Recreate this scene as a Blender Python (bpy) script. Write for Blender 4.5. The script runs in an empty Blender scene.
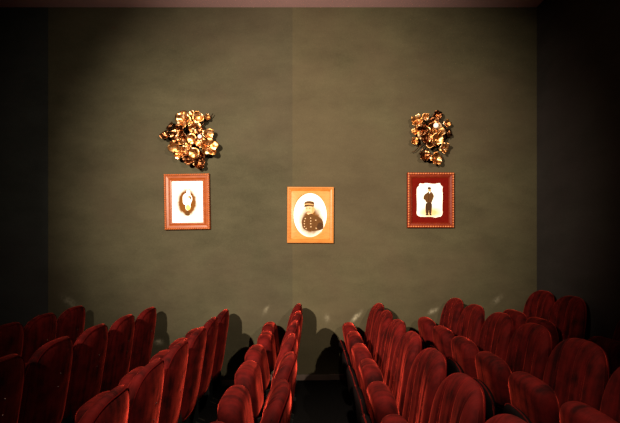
import bpy, bmesh, math, random
from mathutils import Vector, Matrix
random.seed(7)
PI = math.pi
S = bpy.context.scene
COL = S.collection

# ---------------------------------------------------------------- camera numbers
CAM_Z = 1.67
F = 410.0                 # focal length in pixels of a 620 px wide frame
D = 4.95                  # camera to side wall
VX, VY = 311.0, 247.0     # eye level / vanishing point
M_PX = D / F
def wx(px): return (px - VX) * M_PX
def wz(py): return CAM_Z + (VY - py) * M_PX

# ---------------------------------------------------------------- helpers
def link(o):
    COL.objects.link(o); return o
def obj(name, bm, mats, parent=None, smooth=True):
    me = bpy.data.meshes.new(name)
    bm.normal_update()
    bm.to_mesh(me); bm.free()
    for m in (mats if isinstance(mats, (list, tuple)) else [mats]): me.materials.append(m)
    if smooth:
        for p in me.polygons: p.use_smooth = True
    o = bpy.data.objects.new(name, me); link(o)
    if parent: o.parent = parent
    return o
def empty(name, loc, label, cat, group=None):
    o = bpy.data.objects.new(name, None); link(o)
    o.empty_display_size = .1
    o.location = loc; o['label'] = label; o['category'] = cat
    if group: o['group'] = group
    return o
def struct(name, bm, mats, smooth=False):
    o = obj(name, bm, mats, None, smooth); o['kind'] = 'structure'; return o
def add_box(bm, x0, x1, y0, y1, z0, z1, bev=0, mi=0):
    r = bmesh.ops.create_cube(bm, size=1)
    vs = r['verts']
    for v in vs:
        v.co = Vector(((x0+x1)/2 + v.co.x*(x1-x0), (y0+y1)/2 + v.co.y*(y1-y0), (z0+z1)/2 + v.co.z*(z1-z0)))
    fs = list({f for v in vs for f in v.link_faces})
    for f in fs: f.material_index = mi
    if bev:
        es = list({e for v in vs for e in v.link_edges})
        bmesh.ops.bevel(bm, geom=es, offset=bev, segments=2, affect='EDGES', profile=.5)
def add_tube(bm, pts, rad, seg=10, closed=False):
    n = len(pts); rings = []
    up0 = Vector((0.3, 1, 0.2)).normalized()
    for i, p in enumerate(pts):
        p = Vector(p)
        a = Vector(pts[(i-1) % n] if closed or i > 0 else pts[i])
        b = Vector(pts[(i+1) % n] if closed or i < n-1 else pts[i])
        t = (b-a).normalized()
        u = t.cross(up0)
        if u.length < 1e-4: u = t.cross(Vector((1, 0, 0)))
        u.normalize(); w = t.cross(u)
        r = rad[i] if isinstance(rad, (list, tuple)) else rad
        rings.append([bm.verts.new(p + (u*math.cos(2*PI*k/seg) + w*math.sin(2*PI*k/seg))*r) for k in range(seg)])
    m = n if closed else n-1
    for i in range(m):
        A, B = rings[i], rings[(i+1) % n]
        for k in range(seg):
            bm.faces.new((A[k], A[(k+1) % seg], B[(k+1) % seg], B[k]))
    if not closed:
        bm.faces.new(rings[0][::-1]); bm.faces.new(rings[-1])
    bmesh.ops.recalc_face_normals(bm, faces=bm.faces[:])

# ---------------------------------------------------------------- materials
def mat(name):
    m = bpy.data.materials.new(name); m.use_nodes = True
    nt = m.node_tree
    return m, nt, nt.nodes['Principled BSDF']
def N(nt, t, **kw):
    n = nt.nodes.new(t)
    for k, v in kw.items(): setattr(n, k, v)
    return n
def math_n(nt, op, a, b=None, c=None):
    n = N(nt, 'ShaderNodeMath', operation=op)
    for i, v in enumerate((a, b, c)):
        if v is None: continue
        if isinstance(v, (int, float)): n.inputs[i].default_value = v
        else: nt.links.new(v, n.inputs[i])
    return n.outputs[0]
def noise(nt, vec, scale, detail=4, rough=.55, mapping=None):
    if mapping:
        mp = N(nt, 'ShaderNodeMapping'); mp.inputs['Scale'].default_value = mapping
        nt.links.new(vec, mp.inputs['Vector']); vec = mp.outputs[0]
    n = N(nt, 'ShaderNodeTexNoise'); n.inputs['Scale'].default_value = scale
    n.inputs['Detail'].default_value = detail; n.inputs['Roughness'].default_value = rough
    nt.links.new(vec, n.inputs['Vector'])
    return n.outputs['Fac']
def ramp(nt, fac, stops):
    r = N(nt, 'ShaderNodeValToRGB')
    el = r.color_ramp.elements
    while len(el) < len(stops): el.new(.5)
    for e, (p, c) in zip(el, stops):
        e.position = p; e.color = (*c, 1) if len(c) == 3 else c
    nt.links.new(fac, r.inputs['Fac'])
    return r.outputs['Color']
def mixc(nt, fac, a, b, mode='MIX'):
    n = N(nt, 'ShaderNodeMix', data_type='RGBA', blend_type=mode)
    for sock, v in ((n.inputs[0], fac), (n.inputs[6], a), (n.inputs[7], b)):
        if isinstance(v, (int, float)): sock.default_value = v
        elif isinstance(v, tuple): sock.default_value = (*v, 1)
        else: nt.links.new(v, sock)
    return n.outputs[2]
def bump(nt, h, strength, dist, bsdf):
    b = N(nt, 'ShaderNodeBump'); b.inputs['Strength'].default_value = strength
    b.inputs['Distance'].default_value = dist
    nt.links.new(h, b.inputs['Height']); nt.links.new(b.outputs[0], bsdf.inputs['Normal'])
def plain(name, col, rough=.5, metal=0, var=.15, scale=30):
    m, nt, b = mat(name)
    tc = N(nt, 'ShaderNodeTexCoord')
    f = noise(nt, tc.outputs['Object'], scale)
    c = ramp(nt, f, [(.3, tuple(v*(1-var) for v in col)), (.7, tuple(min(1, v*(1+var)) for v in col))])
    nt.links.new(c, b.inputs['Base Color'])
    b.inputs['Roughness'].default_value = rough; b.inputs['Metallic'].default_value = metal
    return m

def flat0(*a):
    m = plain(*a); m.node_tree.nodes['Principled BSDF'].inputs['Specular IOR Level'].default_value = 0; return m
def velvet(name):
    m, nt, b = mat(name)
    tc = N(nt, 'ShaderNodeTexCoord'); oi = N(nt, 'ShaderNodeObjectInfo')
    off = N(nt, 'ShaderNodeVectorMath', operation='ADD')
    sc = N(nt, 'ShaderNodeVectorMath', operation='SCALE'); sc.inputs['Scale'].default_value = 1.0
    nt.links.new(oi.outputs['Location'], sc.inputs[0])
    nt.links.new(tc.outputs['Object'], off.inputs[0]); nt.links.new(sc.outputs[0], off.inputs[1])
    v = off.outputs[0]
    cmb = N(nt, 'ShaderNodeCombineXYZ')
    for i in range(3): nt.links.new(math_n(nt, 'MULTIPLY', oi.outputs['Random'], 17.0+i*9), cmb.inputs[i])
    ad = N(nt, 'ShaderNodeVectorMath', operation='ADD')
    nt.links.new(tc.outputs['Object'], ad.inputs[0]); nt.links.new(cmb.outputs[0], ad.inputs[1]); v = ad.outputs[0]
    streak = noise(nt, v, 1.0, 5, .6, (1.2, 24, 1.5))       # nap brushed up and down
    patch = noise(nt, v, 9.0, 3, .6)                      # crushed patches
    s = math_n(nt, 'MULTIPLY', math_n(nt, 'ADD', streak, patch), .5)
    k = ramp(nt, s, [(.38, (.18,)*3), (.50, (.62,)*3), (.62, (1.0,)*3)])
    base = mixc(nt, 1.0, VEL_BASE, k, 'MULTIPLY')
    nt.links.new(base, b.inputs['Base Color'])
    b.inputs['Roughness'].default_value = .85
    b.inputs['Specular IOR Level'].default_value = .08
    b.inputs['Sheen Roughness'].default_value = .27
    b.inputs['Sheen Tint'].default_value = VEL_SHEEN
    nt.links.new(math_n(nt, 'MULTIPLY', k, 1.0), b.inputs['Sheen Weight'])
    fine = noise(nt, v, 260, 2)
    bump(nt, fine, .25, .002, b)
    return m
VEL_BASE = (.085, .003, .0025)
VEL_SHEEN = (1.0, .075, .045, 1)
M_velvet = velvet('red_velvet')
M_piping = flat0('dark_red_piping', (.05, .003, .003), .9)
M_steel = plain('black_painted_steel', (.006, .006, .006), .5)
M_shell = flat0('black_seat_shell', (.006, .004, .004), .9)
M_bolt = plain('bright_screw', (.6, .6, .62), .25, 1)

def wall_mat(name, tint, marks=False):
    m, nt, b = mat(name)
    tc = N(nt, 'ShaderNodeTexCoord'); v = tc.outputs['Object']
    a = noise(nt, v, 1.0, 6, .65, (1.6, 1, 3.6))       # brushed sideways
    c = noise(nt, v, 1.3, 5, .6)
    f = noise(nt, v, 90, 3, .6)
    s = math_n(nt, 'ADD', math_n(nt, 'MULTIPLY', a, .5), math_n(nt, 'ADD', math_n(nt, 'MULTIPLY', c, .35), math_n(nt, 'MULTIPLY', f, .25)))
    k = ramp(nt, s, [(.40, (.70,)*3), (.70, (1.2,)*3)])
    col = mixc(nt, 1.0, tint, k, 'MULTIPLY')
    hue = noise(nt, v, .9, 3)
    col = mixc(nt, ramp(nt, hue, [(.42, (0,)*3), (.62, (.35,)*3)]), col, (tint[0]*1.05, tint[1]*.82, tint[2]*.95))
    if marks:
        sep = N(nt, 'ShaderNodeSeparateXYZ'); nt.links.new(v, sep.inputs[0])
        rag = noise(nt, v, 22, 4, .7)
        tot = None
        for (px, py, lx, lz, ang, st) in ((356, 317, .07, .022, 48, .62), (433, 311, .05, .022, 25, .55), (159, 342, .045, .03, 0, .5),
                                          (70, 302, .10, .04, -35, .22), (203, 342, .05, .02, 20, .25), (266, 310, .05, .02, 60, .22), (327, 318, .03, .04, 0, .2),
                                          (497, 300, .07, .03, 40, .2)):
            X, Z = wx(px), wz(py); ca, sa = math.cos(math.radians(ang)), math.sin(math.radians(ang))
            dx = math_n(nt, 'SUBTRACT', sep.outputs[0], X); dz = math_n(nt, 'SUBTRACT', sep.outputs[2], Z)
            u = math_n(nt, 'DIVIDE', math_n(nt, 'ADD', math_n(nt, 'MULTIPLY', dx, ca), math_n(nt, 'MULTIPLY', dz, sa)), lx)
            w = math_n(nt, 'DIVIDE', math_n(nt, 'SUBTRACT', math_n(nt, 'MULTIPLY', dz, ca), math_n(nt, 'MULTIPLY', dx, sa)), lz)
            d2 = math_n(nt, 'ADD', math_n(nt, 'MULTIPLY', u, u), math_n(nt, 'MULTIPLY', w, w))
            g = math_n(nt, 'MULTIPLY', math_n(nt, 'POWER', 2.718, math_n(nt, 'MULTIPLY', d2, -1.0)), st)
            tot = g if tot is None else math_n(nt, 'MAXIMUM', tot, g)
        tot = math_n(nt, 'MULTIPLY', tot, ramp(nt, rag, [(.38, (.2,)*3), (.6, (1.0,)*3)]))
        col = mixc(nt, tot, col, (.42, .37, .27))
    nt.links.new(col, b.inputs['Base Color'])
    b.inputs['Roughness'].default_value = .95; b.inputs['Specular IOR Level'].default_value = .05
    bump(nt, f, .35, .004, b)
    return m
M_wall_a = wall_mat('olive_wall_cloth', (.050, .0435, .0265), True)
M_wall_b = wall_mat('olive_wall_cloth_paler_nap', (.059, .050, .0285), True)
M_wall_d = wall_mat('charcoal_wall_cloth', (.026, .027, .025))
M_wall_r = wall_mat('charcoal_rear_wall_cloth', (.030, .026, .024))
M_wall_h = wall_mat('dim_wall_cloth', (.05, .045, .035))
M_ceil = plain('dusky_pink_ceiling', (.62, .36, .36), .8, 0, .05, 3)
M_floor = flat0('black_carpet', (.006, .0055, .0055), .95, 0, .3, 60)
M_base = plain('brown_grey_baseboard', (.12, .08, .066), .5, 0, .15, 8)

# ---------------------------------------------------------------- room shell
XR = 225.8*M_PX                      # rear wall (right of the photo)
XL = -5.6
ZC = wz(7.3)
X48, X292 = wx(48), wx(292.5)
bm = bmesh.new()
Y = D
# wall cloth in four panels with hairline seams between them
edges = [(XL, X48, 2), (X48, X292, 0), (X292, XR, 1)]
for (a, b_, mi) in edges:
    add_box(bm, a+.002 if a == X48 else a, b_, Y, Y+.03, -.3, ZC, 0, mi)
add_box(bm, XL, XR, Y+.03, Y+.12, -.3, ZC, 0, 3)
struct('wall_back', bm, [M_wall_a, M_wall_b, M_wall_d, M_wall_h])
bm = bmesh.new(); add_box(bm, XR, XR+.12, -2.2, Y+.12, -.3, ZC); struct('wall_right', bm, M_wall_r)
bm = bmesh.new(); add_box(bm, XL-.12, XL, -2.2, Y+.12, -.3, ZC); struct('wall_left', bm, M_wall_r)
bm = bmesh.new(); add_box(bm, XL-.12, XR+.12, -2.32, -2.2, -.3, ZC); struct('wall_front', bm, M_wall_h)
bm = bmesh.new(); add_box(bm, XL-.12, XR+.12, -2.32, Y+.12, ZC, ZC+.1); struct('ceiling', bm, M_ceil)

# rows: x of the backrest tops, floor level of the row
ROWS = [(-2.635, .040), (-1.80, .026), (-.965, 0.0), (-.123, .065), (.785, .070), (1.66, .129), (2.64, .214)]
SPLAY = [0, -.028, 0, 0, 0, .013, 0]      # rows fan out a little towards the viewer
# stepped floor, one flat tread per row
bm = bmesh.new()
xs = [XL] + [r[0]-.56 for r in ROWS[1:]] + [XR]
for i in range(len(ROWS)):
    add_box(bm, xs[i], xs[i+1], -2.2, Y, -.3, ROWS[i][1])
struct('floor', bm, M_floor)
bm = bmesh.new()
for i in range(len(ROWS)):
    add_box(bm, xs[i], xs[i+1], Y-.018, Y, ROWS[i][1], ROWS[i][1]+.065, .003)
struct('baseboard_back', bm, M_base)

# ---------------------------------------------------------------- cinema seat
def cushion(W, z0, z1, nt_, nb, tf, tb, place, nu=40, nv=30, grooves=(), gd=.006, gs=.004, pw=5, side=.0):
    """closed upholstered slab. (w,z) outline = superellipse; tf/tb front and back fullness; place(w,z,t)->world"""
    H = (z1-z0)/2; zc = (z0+z1)/2
    bm = bmesh.new(); F_, B_ = {}, {}
    for i in range(nu+1):
        for j in range(nv+1):
            a = -1+2*i/nu; b = -1+2*j/nv
            a = math.copysign(1-(1-abs(a))**1.7, a); b = math.copysign(1-(1-abs(b))**1.7, b)
            r = max(abs(a), abs(b))
            if r < 1e-6: w = z = 0
            else:
                da, db = a/r, b/r
                n = nt_ if b > 0 else nb
                L = (abs(da)**n + abs(db)**n)**(1/n)
                w = da/L*r; z = db/L*r
            n = nt_ if z > 0 else nb
            rad = min(1, (abs(w)**n + abs(z)**n)**(1/n))
            if rad > .999 or r > .9999: rad = 1
            prof = math.sqrt(max(0, 1-rad**pw))
            g = 0
            for gw in grooves:
                g += math.exp(-((w*W-gw)/gs)**2)
            g = min(g, 1)*gd*min(1, prof*1.6)
            ww, zz = w*W, zc+z*H
            if r > .9999:
                F_[i, j] = B_[i, j] = bm.verts.new(place(ww, zz, 0))
            else:
                F_[i, j] = bm.verts.new(place(ww, zz, tf*prof-g))
                B_[i, j] = bm.verts.new(place(ww, zz, -tb*prof))
    for i in range(nu):
        for j in range(nv):
            for G, fl in ((F_, 0), (B_, 1)):
                q = [G[i, j], G[i+1, j], G[i+1, j+1], G[i, j+1]]
                if fl: q.reverse()
                try: bm.faces.new(q)
                except ValueError: pass
    bmesh.ops.recalc_face_normals(bm, faces=bm.faces[:])
    return bm
def outline(W, z0, z1, nt_, nb, place, n=64, t=0):
    H = (z1-z0)/2; zc = (z0+z1)/2; pts = []
    for k in range(n):
        th = 2*PI*k/n
        c, s = math.cos(th), math.sin(th)
        e = 2/(nt_ if s > 0 else nb)
        pts.append(place(W*math.copysign(abs(c)**e, c), zc+H*math.copysign(abs(s)**e, s), t))
    return pts

ZT = .96
def back_place(w, z, t):          # front of the seat looks to -x
    x = -.005 - (ZT-z)*.15 - .045*(w/.25)**2 - t
    return Vector((x, w, z))
PADX, PADT = -.345, .745
def pad_place(w, z, t):
    x = PADX + (PADT-z)*.13 - t
    return Vector((x, w, z))
def shell_place(w, z, t):
    x = PADX - .075 + (.55-z)*.10 - t - .03*(1-(w/.24)**2)
    return Vector((x, w, z))

def make_seat():
    root = empty('cinema_seat', (0, 0, 0), '', 'cinema seat')
    g = [s*a for a in (.095,) for s in (-1, 1)]
    gr = []
    for c in (-.125, 0, .125): gr += [c-.010, c+.010]
    b = obj('backrest', cushion(.257, .20, ZT+.003, 3.1, 6, .075, .052, back_place, 140, 60, gr, .013, .0055, 5.5), M_velvet, root)
    bm = bmesh.new(); add_tube(bm, outline(.244, .215, ZT-.014, 3.1, 6, lambda w, z, t: back_place(w, z, -.029), 96), .0032, 8, True)
    obj('piping', bm, M_piping, b)
    # cushion origin at its hinge so every copy can be folded a little differently
    hx, hz = -.20, .42
    bm = cushion(.203, .38, PADT, 4.0, 5, .085, .070, pad_place, 44, 40, (), 0, 1, 6.5)
    bmesh.ops.translate(bm, verts=bm.verts[:], vec=(-hx, 0, -hz))
    p = obj('seat_cushion', bm, M_velvet, root); p.location = (hx, 0, hz)
    bm = cushion(.18, .30, .555, 2.2, 4, .03, .05, shell_place, 30, 20, (), 0, 1, 5.0)
    bmesh.ops.translate(bm, verts=bm.verts[:], vec=(-hx, 0, -hz))
    obj('underside_panel', bm, M_shell, p)
    bm = bmesh.new(); add_tube(bm, [v-Vector((hx, 0, hz)) for v in outline(.182, .298, .557, 2.2, 4, shell_place, 48)], .005, 8, True)
    obj('piping', bm, M_velvet, p)
    for s in (-1, 1):
        bm = bmesh.new()
        y0, y1 = (s*.215-.012, s*.215+.012)
        prof = [(-.30, 0), (-.04, 0), (-.04, .025), (-.10, .05), (-.105, .30), (-.09, .46), (-.15, .47), (-.235, .44), (-.215, .30), (-.20, .05), (-.30, .025)]
        A = [bm.verts.new((x, y0, z)) for x, z in prof]; B = [bm.verts.new((x, y1, z)) for x, z in prof]
        bm.faces.new(A); bm.faces.new(B[::-1])
        for k in range(len(prof)): bm.faces.new((A[k], B[k], B[(k+1) % len(prof)], A[(k+1) % len(prof)]))
        bmesh.ops.recalc_face_normals(bm, faces=bm.faces[:])
        obj('leg', bm, M_steel, root, False)
    bm = bmesh.new(); add_tube(bm, [(-.20, -.22, .385), (-.20, 0, .385), (-.20, .22, .385)], .014, 12)
    obj('hinge_bar', bm, M_steel, root)
    for z in (.60, .70):
        bm = bmesh.new()
        q = back_place(0, z, -.052)
        r = bmesh.ops.create_uvsphere(bm, u_segments=12, v_segments=6, radius=.0055)
        bmesh.ops.scale(bm, verts=r['verts'], vec=(.5, 1, 1)); bmesh.ops.translate(bm, verts=r['verts'], vec=q)
        obj('screw', bm, M_bolt, root)
    return root
def copy_tree(o, parent=None):
    c = o.copy(); link(c)
    if parent: c.parent = parent
    for ch in list(o.children): copy_tree(ch, c)
    return c
ROWNAME = ['leftmost row', 'second row from the left', 'third row from the left', 'middle row under the oval portrait',
           'fifth row from the left', 'sixth row from the left', 'rightmost row by the dark wall']
ORD = ['at the wall end', 'second from the wall', 'third from the wall', 'fourth from the wall', 'fifth from the wall', 'sixth from the wall', 'seventh from the wall']
PITCH = [.52, .52, .52, .542, .524, .52, .52]
COUNT = [3, 5, 7, 7, 7, 6, 3]
SHOW = ['back and red top rim', 'back and red top rim', 'back showing', 'rounded top', 'channelled front', 'channelled front', 'shadowed front']
proto = make_seat(); used = False
rng = random.Random(3)
for ri, (X, fz) in enumerate(ROWS):
    for k in range(COUNT[ri]):
        s = proto if not used else copy_tree(proto)
        used = True
        yy = 4.62 - PITCH[ri]*k
        if ri == 6 and k == 2: yy = 3.17          # a gap before the next seat of the last row
        dx = rng.uniform(-.006, .006)
        if ri == 6: dx = .0
        s.location = (X+dx+SPLAY[ri]*k, yy, fz)
        s.rotation_euler = (0, rng.uniform(-.008, .008), rng.uniform(-.02, .02) if ri != 6 else 0)
        s['label'] = f'red velvet folding cinema seat, {ORD[k]}, {ROWNAME[ri]}'
        s['group'] = 'red velvet cinema seats in rows'
        for ch in s.children:
            if ch.name.startswith('seat_cushion'): ch.rotation_euler = (0, rng.uniform(-.05, .035), rng.uniform(-.015, .015))

# ---------------------------------------------------------------- pictures on the wall
def wood(name, c0, c1, rough=.35):
    m, nt, b = mat(name)
    tc = N(nt, 'ShaderNodeTexCoord')
    f = noise(nt, tc.outputs['Object'], 14, 6, .6, (1, 1, 3))
    nt.links.new(ramp(nt, f, [(.3, c0), (.7, c1)]), b.inputs['Base Color'])
    b.inputs['Roughness'].default_value = rough; b.inputs['Specular IOR Level'].default_value = .18
    return m
M_fr1 = wood('orange_varnished_wood', (.17, .031, .005), (.24, .054, .009))
M_fr2 = wood('golden_honey_wood', (.31, .10, .015), (.39, .14, .026))
M_fr3 = wood('mahogany_red_wood', (.11, .009, .003), (.16, .018, .005))
M_bead = wood('red_orange_beading', (.38, .09, .025), (.55, .18, .06), .28)
M_bead1 = wood('orange_beading', (.27, .055, .011), (.38, .10, .024), .28)
M_redmat = flat0('deep_red_mount', (.10, .005, .003), .95, 0, .1)
M_paper = plain('white_print_paper', (.90, .89, .84), .6, 0, .02, 5)
def flat(name, c, var=.12, sc=60):
    m = plain(name, c, .9, 0, var, sc); m.node_tree.nodes['Principled BSDF'].inputs['Specular IOR Level'].default_value = .05; return m
P_dark = flat('sepia_dark', (.045, .020, .009)); P_mid = flat('sepia_mid', (.085, .036, .012)); P_light = flat('sepia_light', (.42, .25, .11))
P_skin = flat('sepia_face', (.50, .33, .19), .05); P_gold = flat('sepia_yellow', (.72, .46, .14)); P_black = flat('sepia_black', (.03, .016, .01))
def vignette(name, cx, cz, rx, rz, inner, outer, p0=.25, p1=1.0):
    m, nt, b = mat(name)
    tc = N(nt, 'ShaderNodeTexCoord'); sep = N(nt, 'ShaderNodeSeparateXYZ'); nt.links.new(tc.outputs['Object'], sep.inputs[0])
    u = math_n(nt, 'DIVIDE', math_n(nt, 'SUBTRACT', sep.outputs[0], cx), rx)
    w = math_n(nt, 'DIVIDE', math_n(nt, 'SUBTRACT', sep.outputs[2], cz), rz)
    d = math_n(nt, 'SQRT', math_n(nt, 'ADD', math_n(nt, 'MULTIPLY', u, u), math_n(nt, 'MULTIPLY', w, w)))
    nz = noise(nt, tc.outputs['Object'], 25, 4)
    d = math_n(nt, 'ADD', d, math_n(nt, 'MULTIPLY', math_n(nt, 'SUBTRACT', nz, .5), .3))
    nt.links.new(ramp(nt, d, [(p0, inner), (p1, outer)]), b.inputs['Base Color'])
    b.inputs['Roughness'].default_value = .9; b.inputs['Specular IOR Level'].default_value = .05
    return m

def poly(bm, pts, y, mi, rev=False):
    vs = [bm.verts.new((x, y, z)) for x, z in pts]
    f = bm.faces.new(vs)
    f.normal_update()
    if f.normal.y > 0: f.normal_flip()
    f.material_index = mi
def ell(cx, cz, rx, rz, n=32, a0=0): return [(cx+rx*math.cos(a0+2*PI*k/n), cz+rz*math.sin(a0+2*PI*k/n)) for k in range(n)]
def smooth_poly(pts, it=2):
    for _ in range(it):
        q = []
        for i in range(len(pts)):
            a, b = pts[i], pts[(i+1) % len(pts)]
            q += [(a[0]*.75+b[0]*.25, a[1]*.75+b[1]*.25), (a[0]*.25+b[0]*.75, a[1]*.25+b[1]*.75)]
        pts = q
    return pts
def moulding(bm, w, h, prof):
    """rectangular mitred moulding; prof = [(inset, y)]; sits with its back at y=0, face to -y"""
    rings = []
    for ins, y in prof:
        a, b = w/2-ins, h/2-ins
        rings.append([bm.verts.new(p) for p in ((-a, y, -b), (a, y, -b), (a, y, b), (-a, y, b))])
    for i in range(len(rings)):
        A, B = rings[i], rings[(i+1) % len(rings)]
        for k in range(4): bm.faces.new((A[k], A[(k+1) % 4], B[(k+1) % 4], B[k]))
    bmesh.ops.recalc_face_normals(bm, faces=bm.faces[:])
def beads(bm, w, h, ins, y, step, rx, slant=False):
    a, b = w/2-ins, h/2-ins
    pts = []
    for (p, q) in (((-a, -b), (a, -b)), ((a, -b), (a, b)), ((a, b), (-a, b)), ((-a, b), (-a, -b))):
        L = math.hypot(q[0]-p[0], q[1]-p[1]); n = max(1, round(L/step))
        for k in range(n):
            t = k/n; pts.append((p[0]+(q[0]-p[0])*t, p[1]+(q[1]-p[1])*t, math.atan2(q[1]-p[1], q[0]-p[0]), step))
    for x, z, an, st in pts:
        r = bmesh.ops.create_uvsphere(bm, u_segments=8, v_segments=5, radius=1)
        M = Matrix.Translation((x, y, z)) @ Matrix.Rotation(-(an+(.6 if slant else 0)), 4, 'Y') @ Matrix.Diagonal((rx*1.15, rx*.8, rx*(.8 if not slant else .65), 1))
        bmesh.ops.transform(bm, matrix=M, verts=r['verts'])

def frame_thing(cx, cy, wpx, hpx, label, mould, prof, tilt):
    t = empty('framed_portrait', (wx(cx), D-.004, wz(cy)), label, 'framed photograph', 'portraits on the wall')
    t.rotation_euler = (0, math.radians(tilt), 0)
    w, h = wpx*M_PX*.992, hpx*M_PX*.992
    bm = bmesh.new(); moulding(bm, w, h, prof)
    f = obj('frame', bm, mould, t, False)
    bm = bmesh.new(); add_box(bm, -w/2+.02, w/2-.02, -.006, 0, -h/2+.02, h/2-.02)
    obj('backing_board', bm, M_shell, t, False)
    return t, f, w, h
U = M_PX
# left portrait : seated pale figure in an oval vignette
t, f, w, h = frame_thing(187.8, 202, 45.5, 56, 'orange wooden frame with a pale figure in an oval vignette, left of the three portraits', M_fr1,
    [(0, 0), (0, -.028), (.006, -.036), (.020, -.036), (.026, -.030), (.050, -.026), (.064, -.018), (.072, -.022), (.084, -.020), (.088, -.012), (.088, 0)], -1.0)
bm = bmesh.new(); beads(bm, w, h, .013, -.037, .026, .0135, True); obj('beading', bm, M_bead1, f)
V1 = vignette('oval_vignette_brown', -.005, -.005, 11*U, 15.6*U, (.13, .045, .008), (.88, .86, .78), .72, 1.10)
bm = bmesh.new()
poly(bm, [(-w/2+.085, -h/2+.085), (w/2-.085, -h/2+.085), (w/2-.085, h/2-.085), (-w/2+.085, h/2-.085)], -.010, 0)
poly(bm, ell(-.005, -.005, 12.6*U, 18.6*U, 48), -.0104, 1)
def P(pts, ox, oz, s): return [((x-ox)*s*U, -(y-oz)*s*U) for x, y in pts]
sc = 1/6.41
# coordinates below come from the close look at the print (6.41 px per photo px, centre 177,218)
def Q(pts): return smooth_poly([((x-178)*sc*U, -(y-218)*sc*U) for x, y in pts])
poly(bm, Q([(150, 175), (172, 160), (198, 168), (210, 195), (206, 215), (196, 232), (198, 262), (178, 276), (164, 262), (166, 236), (150, 232), (148, 200)]), -.0108, 2)
poly(bm, Q([(172, 148), (184, 138), (196, 150), (198, 168), (186, 178), (174, 168)]), -.0112, 0)
poly(bm, Q([(166, 238), (192, 236), (198, 268), (170, 274)]), -.0112, 3)
poly(bm, Q([(180, 178), (196, 180), (196, 196), (184, 198)]), -.0114, 4)
poly(bm, Q([(190, 174), (202, 184), (204, 208), (196, 205)]), -.0114, 5)
poly(bm, Q([(165, 275), (190, 276), (194, 308), (160, 306)]), -.0112, 5)
obj('photograph', bm, [M_paper, V1, M_paper, P_gold, P_skin, P_mid], t, False)

# middle portrait : officer in a cap, oval opening
t, f, w, h = frame_thing(310.5, 215.2, 46.8, 56.4, 'honey gold wooden frame with oval opening around a uniformed man in a cap', M_fr2,
    [(0, 0), (0, -.026), (.006, -.034), (.018, -.034), (.026, -.028), (.040, -.024), (.052, -.018), (.052, 0)], .3)
ox, oz = -.005, 0
a_, b_ = 16.6*U, 21.9*U
bm = bmesh.new()
n = 64; outer = []; 
W2, H2 = w/2-.048, h/2-.048
for k in range(n):
    th = 2*PI*k/n; c, s_ = math.cos(th), math.sin(th)
    q = min(W2/abs(c) if abs(c) > 1e-6 else 9, H2/abs(s_) if abs(s_) > 1e-6 else 9)
    outer.append((c*q, s_*q))
R = []
for tt, y in ((0, -.019), (.9, -.022), (1.0, -.018), (1.0, -.011)):
    R.append([bm.verts.new((o[0]*(1-tt)+e[0]*tt, y, o[1]*(1-tt)+e[1]*tt)) for o, e in zip(outer, ell(ox, oz, a_, b_, n))])
for A, B in zip(R, R[1:]):
    for k in range(n): bm.faces.new((A[k], A[(k+1) % n], B[(k+1) % n], B[k]))
bmesh.ops.recalc_face_normals(bm, faces=bm.faces[:])
for f_ in bm.faces:
    f_.normal_update()
obj('oval_mount', bm, wood('pale_gold_wood', (.35, .135, .024), (.45, .19, .042)), t, False)
sc = 1/4.976
def Q(pts, it=2): return smooth_poly([((x-201.5)*sc*U, -(y-225)*sc*U) for x, y in pts], it)
V2 = vignette('oval_print_sepia', 4/4.976*U, -30/4.976*U, 15*U, 19*U, (.13, .052, .013), (.86, .82, .72), .50, 1.12)
bm = bmesh.new()
poly(bm, ell(ox, oz, a_+.004, b_+.004, 48), -.0100, 1)
# shoulders and tunic
poly(bm, Q([(160, 240), (178, 228), (190, 222), (215, 222), (238, 232), (262, 245), (268, 285), (262, 297), (215, 306), (170, 300), (158, 275)]), -.0104, 2)
poly(bm, Q([(240, 262), (262, 262), (264, 292), (244, 300), (232, 285)]), -.0106, 5)
poly(bm, Q([(176, 180), (186, 172), (214, 176), (222, 190), (216, 212), (200, 226), (186, 222), (177, 205)]), -.0108, 3)   # face
poly(bm, Q([(206, 184), (222, 186), (222, 205), (212, 218), (204, 222), (208, 200)]), -.0110, 4)                          # shaded cheek
poly(bm, Q([(190, 221), (212, 216), (216, 232), (196, 234)]), -.0110, 2)
poly(bm, Q([(170, 160), (190, 154), (215, 157), (221, 166), (218, 186), (200, 180), (170, 182)]), -.0112, 2)               # cap
poly(bm, Q([(168, 178), (192, 173), (192, 180), (170, 186)]), -.0114, 5)                                                   # peak
poly(bm, Q([(170, 170), (192, 166), (218, 172), (218, 177), (192, 172), (170, 176)]), -.0114, 4)
poly(bm, Q([(180, 190), (186, 189), (186, 192), (180, 193)]), -.0114, 5)
poly(bm, Q([(194, 189), (202, 189), (202, 192), (194, 193)]), -.0114, 5)
poly(bm, Q([(182, 208), (200, 208), (204, 212), (191, 211), (180, 213)]), -.0114, 5)                                       # moustache
for bx_, by_ in ((202, 240), (203, 254), (203, 268), (204, 283), (176, 242), (172, 255), (171, 268), (172, 282), (180, 292), (228, 250), (230, 290)):
    poly(bm, ell((bx_-201.5)*sc*U, -(by_-225)*sc*U, .6*U, .6*U, 10), -.0114, 3)
obj('photograph', bm, [M_paper, V2, P_mid, P_skin, P_light, P_dark], t, False)

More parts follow.
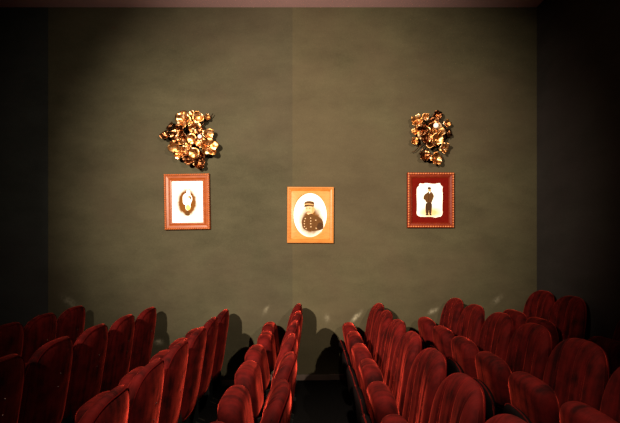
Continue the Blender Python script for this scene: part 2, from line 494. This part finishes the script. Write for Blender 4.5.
# right portrait : standing man, dark red mount
t, f, w, h = frame_thing(430, 200.4, 47, 55.4, 'dark red beaded frame and mount around a full-length standing man, right of the portraits', M_fr3,
    [(0, 0), (0, -.030), (.008, -.038), (.022, -.038), (.030, -.030), (.048, -.026), (.062, -.014), (.062, 0)], 0.0)
bm = bmesh.new(); beads(bm, w, h, .015, -.037, .030, .0115); obj('beading', bm, M_bead, f)
sc = 1/6.41
def Q(pts, it=2): return smooth_poly([((x-192.5)*sc*U, -(y-207.5)*sc*U) for x, y in pts], it)
bm = bmesh.new()
poly(bm, [(-w/2+.06, -h/2+.06), (w/2-.06, -h/2+.06), (w/2-.06, h/2-.06), (-w/2+.06, h/2-.06)], -.0100, 0)
obj('mount', bm, M_redmat, t, False)
bm = bmesh.new()
cut = [(122, 98), (150, 103), (160, 96), (215, 104), (240, 99), (255, 97), (258, 112), (272, 120), (268, 145), (272, 165), (268, 265), (272, 290), (262, 312), (240, 314),
       (225, 320), (200, 312), (140, 314), (112, 308), (103, 290), (108, 262), (104, 140), (110, 122), (120, 118)]
poly(bm, Q(cut, 1), -.0104, 1)
poly(bm, Q([(174, 158), (182, 150), (200, 152), (214, 172), (216, 186), (204, 212), (202, 225), (164, 222), (160, 206), (146, 200), (152, 172)]), -.0108, 2)   # jacket
poly(bm, Q([(163, 220), (204, 220), (202, 262), (198, 300), (184, 298), (183, 262), (180, 298), (164, 298), (160, 258)]), -.0110, 3)                          # trousers
poly(bm, Q([(162, 296), (182, 296), (184, 304), (160, 304)]), -.0112, 4); poly(bm, Q([(186, 296), (200, 296), (202, 304), (186, 304)]), -.0112, 4)
poly(bm, Q([(178, 134), (196, 134), (197, 148), (188, 156), (179, 150)]), -.0112, 5)   # head
poly(bm, Q([(174, 126), (186, 121), (198, 127), (197, 137), (176, 137)]), -.0114, 3)   # hat
poly(bm, Q([(183, 152), (192, 152), (191, 163), (185, 163)]), -.0114, 6)               # collar
poly(bm, Q([(180, 165), (184, 164), (184, 218), (180, 218)]), -.0112, 3)
V3 = vignette('studio_ground_sepia', 0, -(285-207.5)/6.41*U, 15*U, 6.5*U, (.66, .44, .20), (.88, .86, .78), .35, 1.0)
obj('photograph', bm, [M_redmat, V3, P_mid, P_dark, P_black, P_light, M_paper], t, False)

# ---------------------------------------------------------------- gilt flower sconces
def metal(name, c0, c1, c2, rough):
    m, nt, b = mat(name)
    tc = N(nt, 'ShaderNodeTexCoord')
    f = noise(nt, tc.outputs['Object'], 26, 4, .6)
    nt.links.new(ramp(nt, f, [(.34, c0), (.5, c1), (.68, c2)]), b.inputs['Base Color'])
    b.inputs['Metallic'].default_value = 1.0
    b.inputs['Roughness'].default_value = rough
    g = noise(nt, tc.outputs['Object'], 28, 2); bump(nt, g, .35, .01, b)
    return m
M_gold = metal('gilt_metal', (.12, .028, .008), (.74, .32, .09), (1.0, .80, .52), .38)
M_bronze = metal('dark_bronze', (.02, .007, .004), (.14, .045, .016), (.62, .28, .12), .32)
M_stem = metal('blackened_wire', (.02, .01, .006), (.07, .03, .015), (.16, .08, .04), .4)
M_bulb = plain('pink_white_bulb', (.95, .80, .74), .15, 0, .03)

def flower_bm(r, petals, depth, rot, wav, rg, thick=.004, sharp=.15):
    """one hammered-metal blossom: a cup of lobed petals, opening to -y"""
    bm = bmesh.new(); nr, na = 8, 48
    ctr = bm.verts.new((0, -depth*.1, 0)); rings = []
    ph = [rg.uniform(-.5, .5) for _ in range(petals)]
    for i in range(1, nr+1):
        q = i/nr; ring = []
        for k in range(na):
            th = 2*PI*k/na
            lobe = 1-sharp*(1-abs(math.cos(petals*(th-rot)/2)))**1.5*1.6
            pi_ = int(((th-rot)/(2*PI)*petals+.5) % petals)
            rr = r*q*(1-(1-lobe)*q)
            y = -depth*(q**1.7) + wav*r*q*q*math.sin(petals*(th-rot)+ph[pi_]*3) + ph[pi_]*.35*r*q*q*max(0, math.cos(petals*(th-rot)/2)**2)
            y += depth*.55*max(0, q-.72)/.28*(.6+ph[pi_])      # rim curls over
            ring.append(bm.verts.new((rr*math.cos(th), y, rr*math.sin(th))))
        rings.append(ring)
    for k in range(na): bm.faces.new((ctr, rings[0][k], rings[0][(k+1) % na]))
    for A, B in zip(rings, rings[1:]):
        for k in range(na): bm.faces.new((A[k], B[k], B[(k+1) % na], A[(k+1) % na]))
    bmesh.ops.recalc_face_normals(bm, faces=bm.faces[:])
    bmesh.ops.solidify(bm, geom=bm.faces[:], thickness=thick)
    return bm
def sconce(cx, cy, label, flowers, stems, bulb, name='flower_wall_light'):
    t = empty(name, (wx(cx), D-.004, wz(cy)), label, 'wall light', 'gilt flower wall lights')
    rg = random.Random(int(cx))
    bm = bmesh.new()
    r = bmesh.ops.create_cone(bm, cap_ends=True, segments=32, radius1=.05, radius2=.05, depth=.02)
    bmesh.ops.rotate(bm, verts=r['verts'], matrix=Matrix.Rotation(PI/2, 3, 'X')); bmesh.ops.translate(bm, verts=r['verts'], vec=(0, -.010, 0))
    obj('wall_plate', bm, M_stem, t, False)
    for (px, py, pr, n, off, tone, tx, tz) in flowers:
        kk = (D-off)/D; x = ((px-VX)*kk-(cx-VX))*U; z = ((VY-py)*kk-(VY-cy))*U; rr = pr*U*1.12
        bm = flower_bm(rr, n, rr*.55, rg.uniform(0, 6), .10, rg)
        M = Matrix.Translation((x, -off, z)) @ Matrix.Rotation(math.radians(tz*1.5+rg.uniform(-14, 14)), 4, 'Z') @ Matrix.Rotation(math.radians(tx+rg.uniform(-14, 14)), 4, 'X')
        bmesh.ops.transform(bm, matrix=M, verts=bm.verts[:])
        fl = obj('flower', bm, (M_gold if tone else M_bronze), t)
        # stamen button
        if n >= 4:
            bm = bmesh.new(); q = bmesh.ops.create_uvsphere(bm, u_segments=12, v_segments=8, radius=rr*.16)
            bmesh.ops.transform(bm, matrix=M @ Matrix.Translation((0, -rr*.18, 0)), verts=q['verts'])
            obj('stamen', bm, M_gold if not tone else M_bronze, fl)
        bm = bmesh.new()
        a = Vector((0, -.015, 0)); b = Vector((x, -off+.004, z)); mid = (a+b)/2 + Vector((0, .012 - off*.12, .01))
        add_tube(bm, [a, (a+mid)/2, mid, (mid+b)/2, b], .005, 8)
        obj('stem', bm, M_stem, t)
    for st in stems:
        bm = bmesh.new(); add_tube(bm, [Vector(((px-cx)*U, -o_, (cy-py)*U)) for px, py, o_ in st], [.006, .006, .005, .004][:len(st)], 8)
        obj('twig', bm, M_stem, t)
    bm = bmesh.new(); q = bmesh.ops.create_uvsphere(bm, u_segments=20, v_segments=12, radius=bulb[3]*U)
    bmesh.ops.translate(bm, verts=q['verts'], vec=((bulb[0]-cx)*U, -bulb[2], (cy-bulb[1])*U))
    obj('bulb', bm, M_bulb, t)
    bm = bmesh.new(); add_tube(bm, [Vector(((bulb[0]-cx)*U, -.012, (cy-bulb[1])*U)), Vector(((bulb[0]-cx)*U, -bulb[2]+.01, (cy-bulb[1])*U))], .009, 10)
    obj('bulb_holder', bm, M_stem, t)
    return t
def L(x, y, r, n, off, tone, tx=0, tz=0): return (155+34+(x/5.64-34)*.87, 101+38+(y/5.64-38)*.91, r/5.64*.86, n, off, tone, tx, tz)
left = [L(160, 95, 50, 4, .10, 1, 10, -8), L(252, 82, 34, 3, .11, 1, 20, 10), L(308, 80, 19, 3, .06, 1, 10, 20), L(214, 62, 22, 3, .06, 1),
        L(82, 140, 30, 3, .06, 0, 0, -25), L(45, 195, 32, 4, .05, 0, -5, -15), L(135, 165, 40, 4, .12, 0, 15, -10), L(232, 145, 40, 5, .10, 1, 10, 0),
        L(210, 212, 34, 3, .15, 1, 15, -10), L(105, 262, 40, 3, .12, 1, 20, -15), L(130, 312, 32, 4, .09, 1, 0, -10), L(190, 342, 34, 4, .10, 0, -10, 0),
        L(257, 372, 36, 5, .06, 0, -10, 10), L(226, 300, 38, 3, .15, 1, 15, 0), L(315, 262, 52, 5, .11, 1, 5, 15), L(190, 256, 26, 4, .16, 1, 0, -10),
        L(312, 190, 34, 3, .10, 1, 10, 25), L(120, 222, 34, 4, .08, 0, 0, -10), L(262, 165, 26, 4, .14, 0, 0, 10), L(270, 235, 34, 5, .13, 1, 0, 0),
        L(160, 300, 34, 4, .07, 1, 0, 0), L(155, 215, 36, 4, .08, 1, 0, 0), L(100, 190, 32, 3, .06, 0, 0, 0), L(265, 320, 34, 4, .07, 0, 0, 0)]
sconce(189, 140, 'dense gilt metal flower wall light with many blossoms above the pale-figure portrait', left,
       [[(195, 135, .03), (205, 125, .05), (212, 118, .05), (214, 115, .05)], [(200, 150, .03), (200, 160, .04), (201, 165, .05)]], (155+275/5.64, 100+228/5.64, .17, 2.0))
def Rr(x, y, r, n, off, tone, tx=0, tz=0): return (400+31.2+(x/6.05-31.2)*.92, 102.5+35+(y/6.05-35)*.92, r/6.05*.84, n, off, tone, tx, tz)
right = [Rr(190, 200, 92, 6, .05, 0), Rr(150, 190, 46, 3, .09, 1, 5, -20), Rr(190, 150, 46, 3, .09, 1, 20, 5), Rr(235, 205, 44, 3, .10, 1, 0, 20), Rr(195, 205, 44, 4, .13, 1, 0, 5), Rr(225, 165, 46, 3, .13, 1, 10, 10), Rr(222, 225, 42, 3, .14, 1, 10, 5), Rr(160, 215, 36, 3, .14, 0, 5, -10),
         Rr(185, 255, 40, 4, .10, 1, -8, 0), Rr(205, 115, 34, 4, .09, 0, 10, 0), Rr(135, 165, 36, 4, .10, 0, 5, -10),
         Rr(97, 105, 40, 5, .07, 1, 10, -10), Rr(150, 78, 25, 4, .06, 1, 10, 0), Rr(228, 68, 33, 4, .06, 0, 10, 5), Rr(285, 122, 27, 4, .07, 1, 5, 10), Rr(88, 172, 26, 4, .06, 1, 0, -10),
         Rr(80, 236, 27, 5, .06, 1, 0, -5), Rr(292, 185, 32, 4, .05, 0, 0, 15), Rr(268, 280, 37, 5, .08, 1, 5, 8), Rr(150, 335, 38, 5, .06, 0, -5, 0), Rr(218, 354, 42, 5, .07, 1, 0, 0)]
sconce(431.5, 133, 'gilt flower wall light, one large rosette ringed by small blossoms, above the red frame', right,
       [[(428, 140, .03), (420, 146, .04), (414, 152, .04), (411, 153, .04)], [(428, 140, .03), (424, 147, .04), (418, 155, .04)]], (400+190/6.05, 100+182/6.05, .18, 2.6))

# ---------------------------------------------------------------- light
def aim(o, p):
    o.rotation_euler = (Vector(p)-o.location).to_track_quat('-Z', 'Y').to_euler()
def spot(name, loc, tgt, power, size, blend, rad, col):
    l = bpy.data.lights.new(name, 'SPOT'); l.energy = power; l.spot_size = math.radians(size); l.spot_blend = blend
    l.shadow_soft_size = rad; l.color = col
    o = bpy.data.objects.new(name, l); link(o); o.location = loc; aim(o, tgt); return o
WARM = (1.0, .86, .66)
spot('unseen_spotlight', (-2.4, -1.2, 3.35), (-.2, D, 2.25), 4700, 56, 1.0, .05, WARM)
spot('unseen_spotlight', (2.0, -1.2, 3.35), (-.3, D, 2.4), 1350, 60, 1.0, .05, WARM)
spot('unseen_spotlight', (.1, 1.5, 4.3), (.15, 2.1, .8), 900, 66, 1.0, .08, WARM)  # added overhead light, no known lamp; brightens seat rims and near seats
w = bpy.data.worlds.new('world'); S.world = w; w.use_nodes = True
w.node_tree.nodes['Background'].inputs[0].default_value = (.5, .45, .5, 1)
w.node_tree.nodes['Background'].inputs[1].default_value = .0

# ---------------------------------------------------------------- camera
cd = bpy.data.cameras.new('camera'); cam = bpy.data.objects.new('camera', cd); link(cam)
cam.location = (0, 0, CAM_Z); cam.rotation_euler = (PI/2, 0, 0)
cd.sensor_width = 36; cd.lens = 36*F/620; cd.shift_x = -(VX-310)/620; cd.shift_y = (VY-211.5)/620
cd.clip_start = .02
S.camera = cam
vs = S.view_settings
vs.view_transform = 'Standard'; vs.look = 'None'; vs.gamma = 1; vs.exposure = 0; vs.use_curve_mapping = False
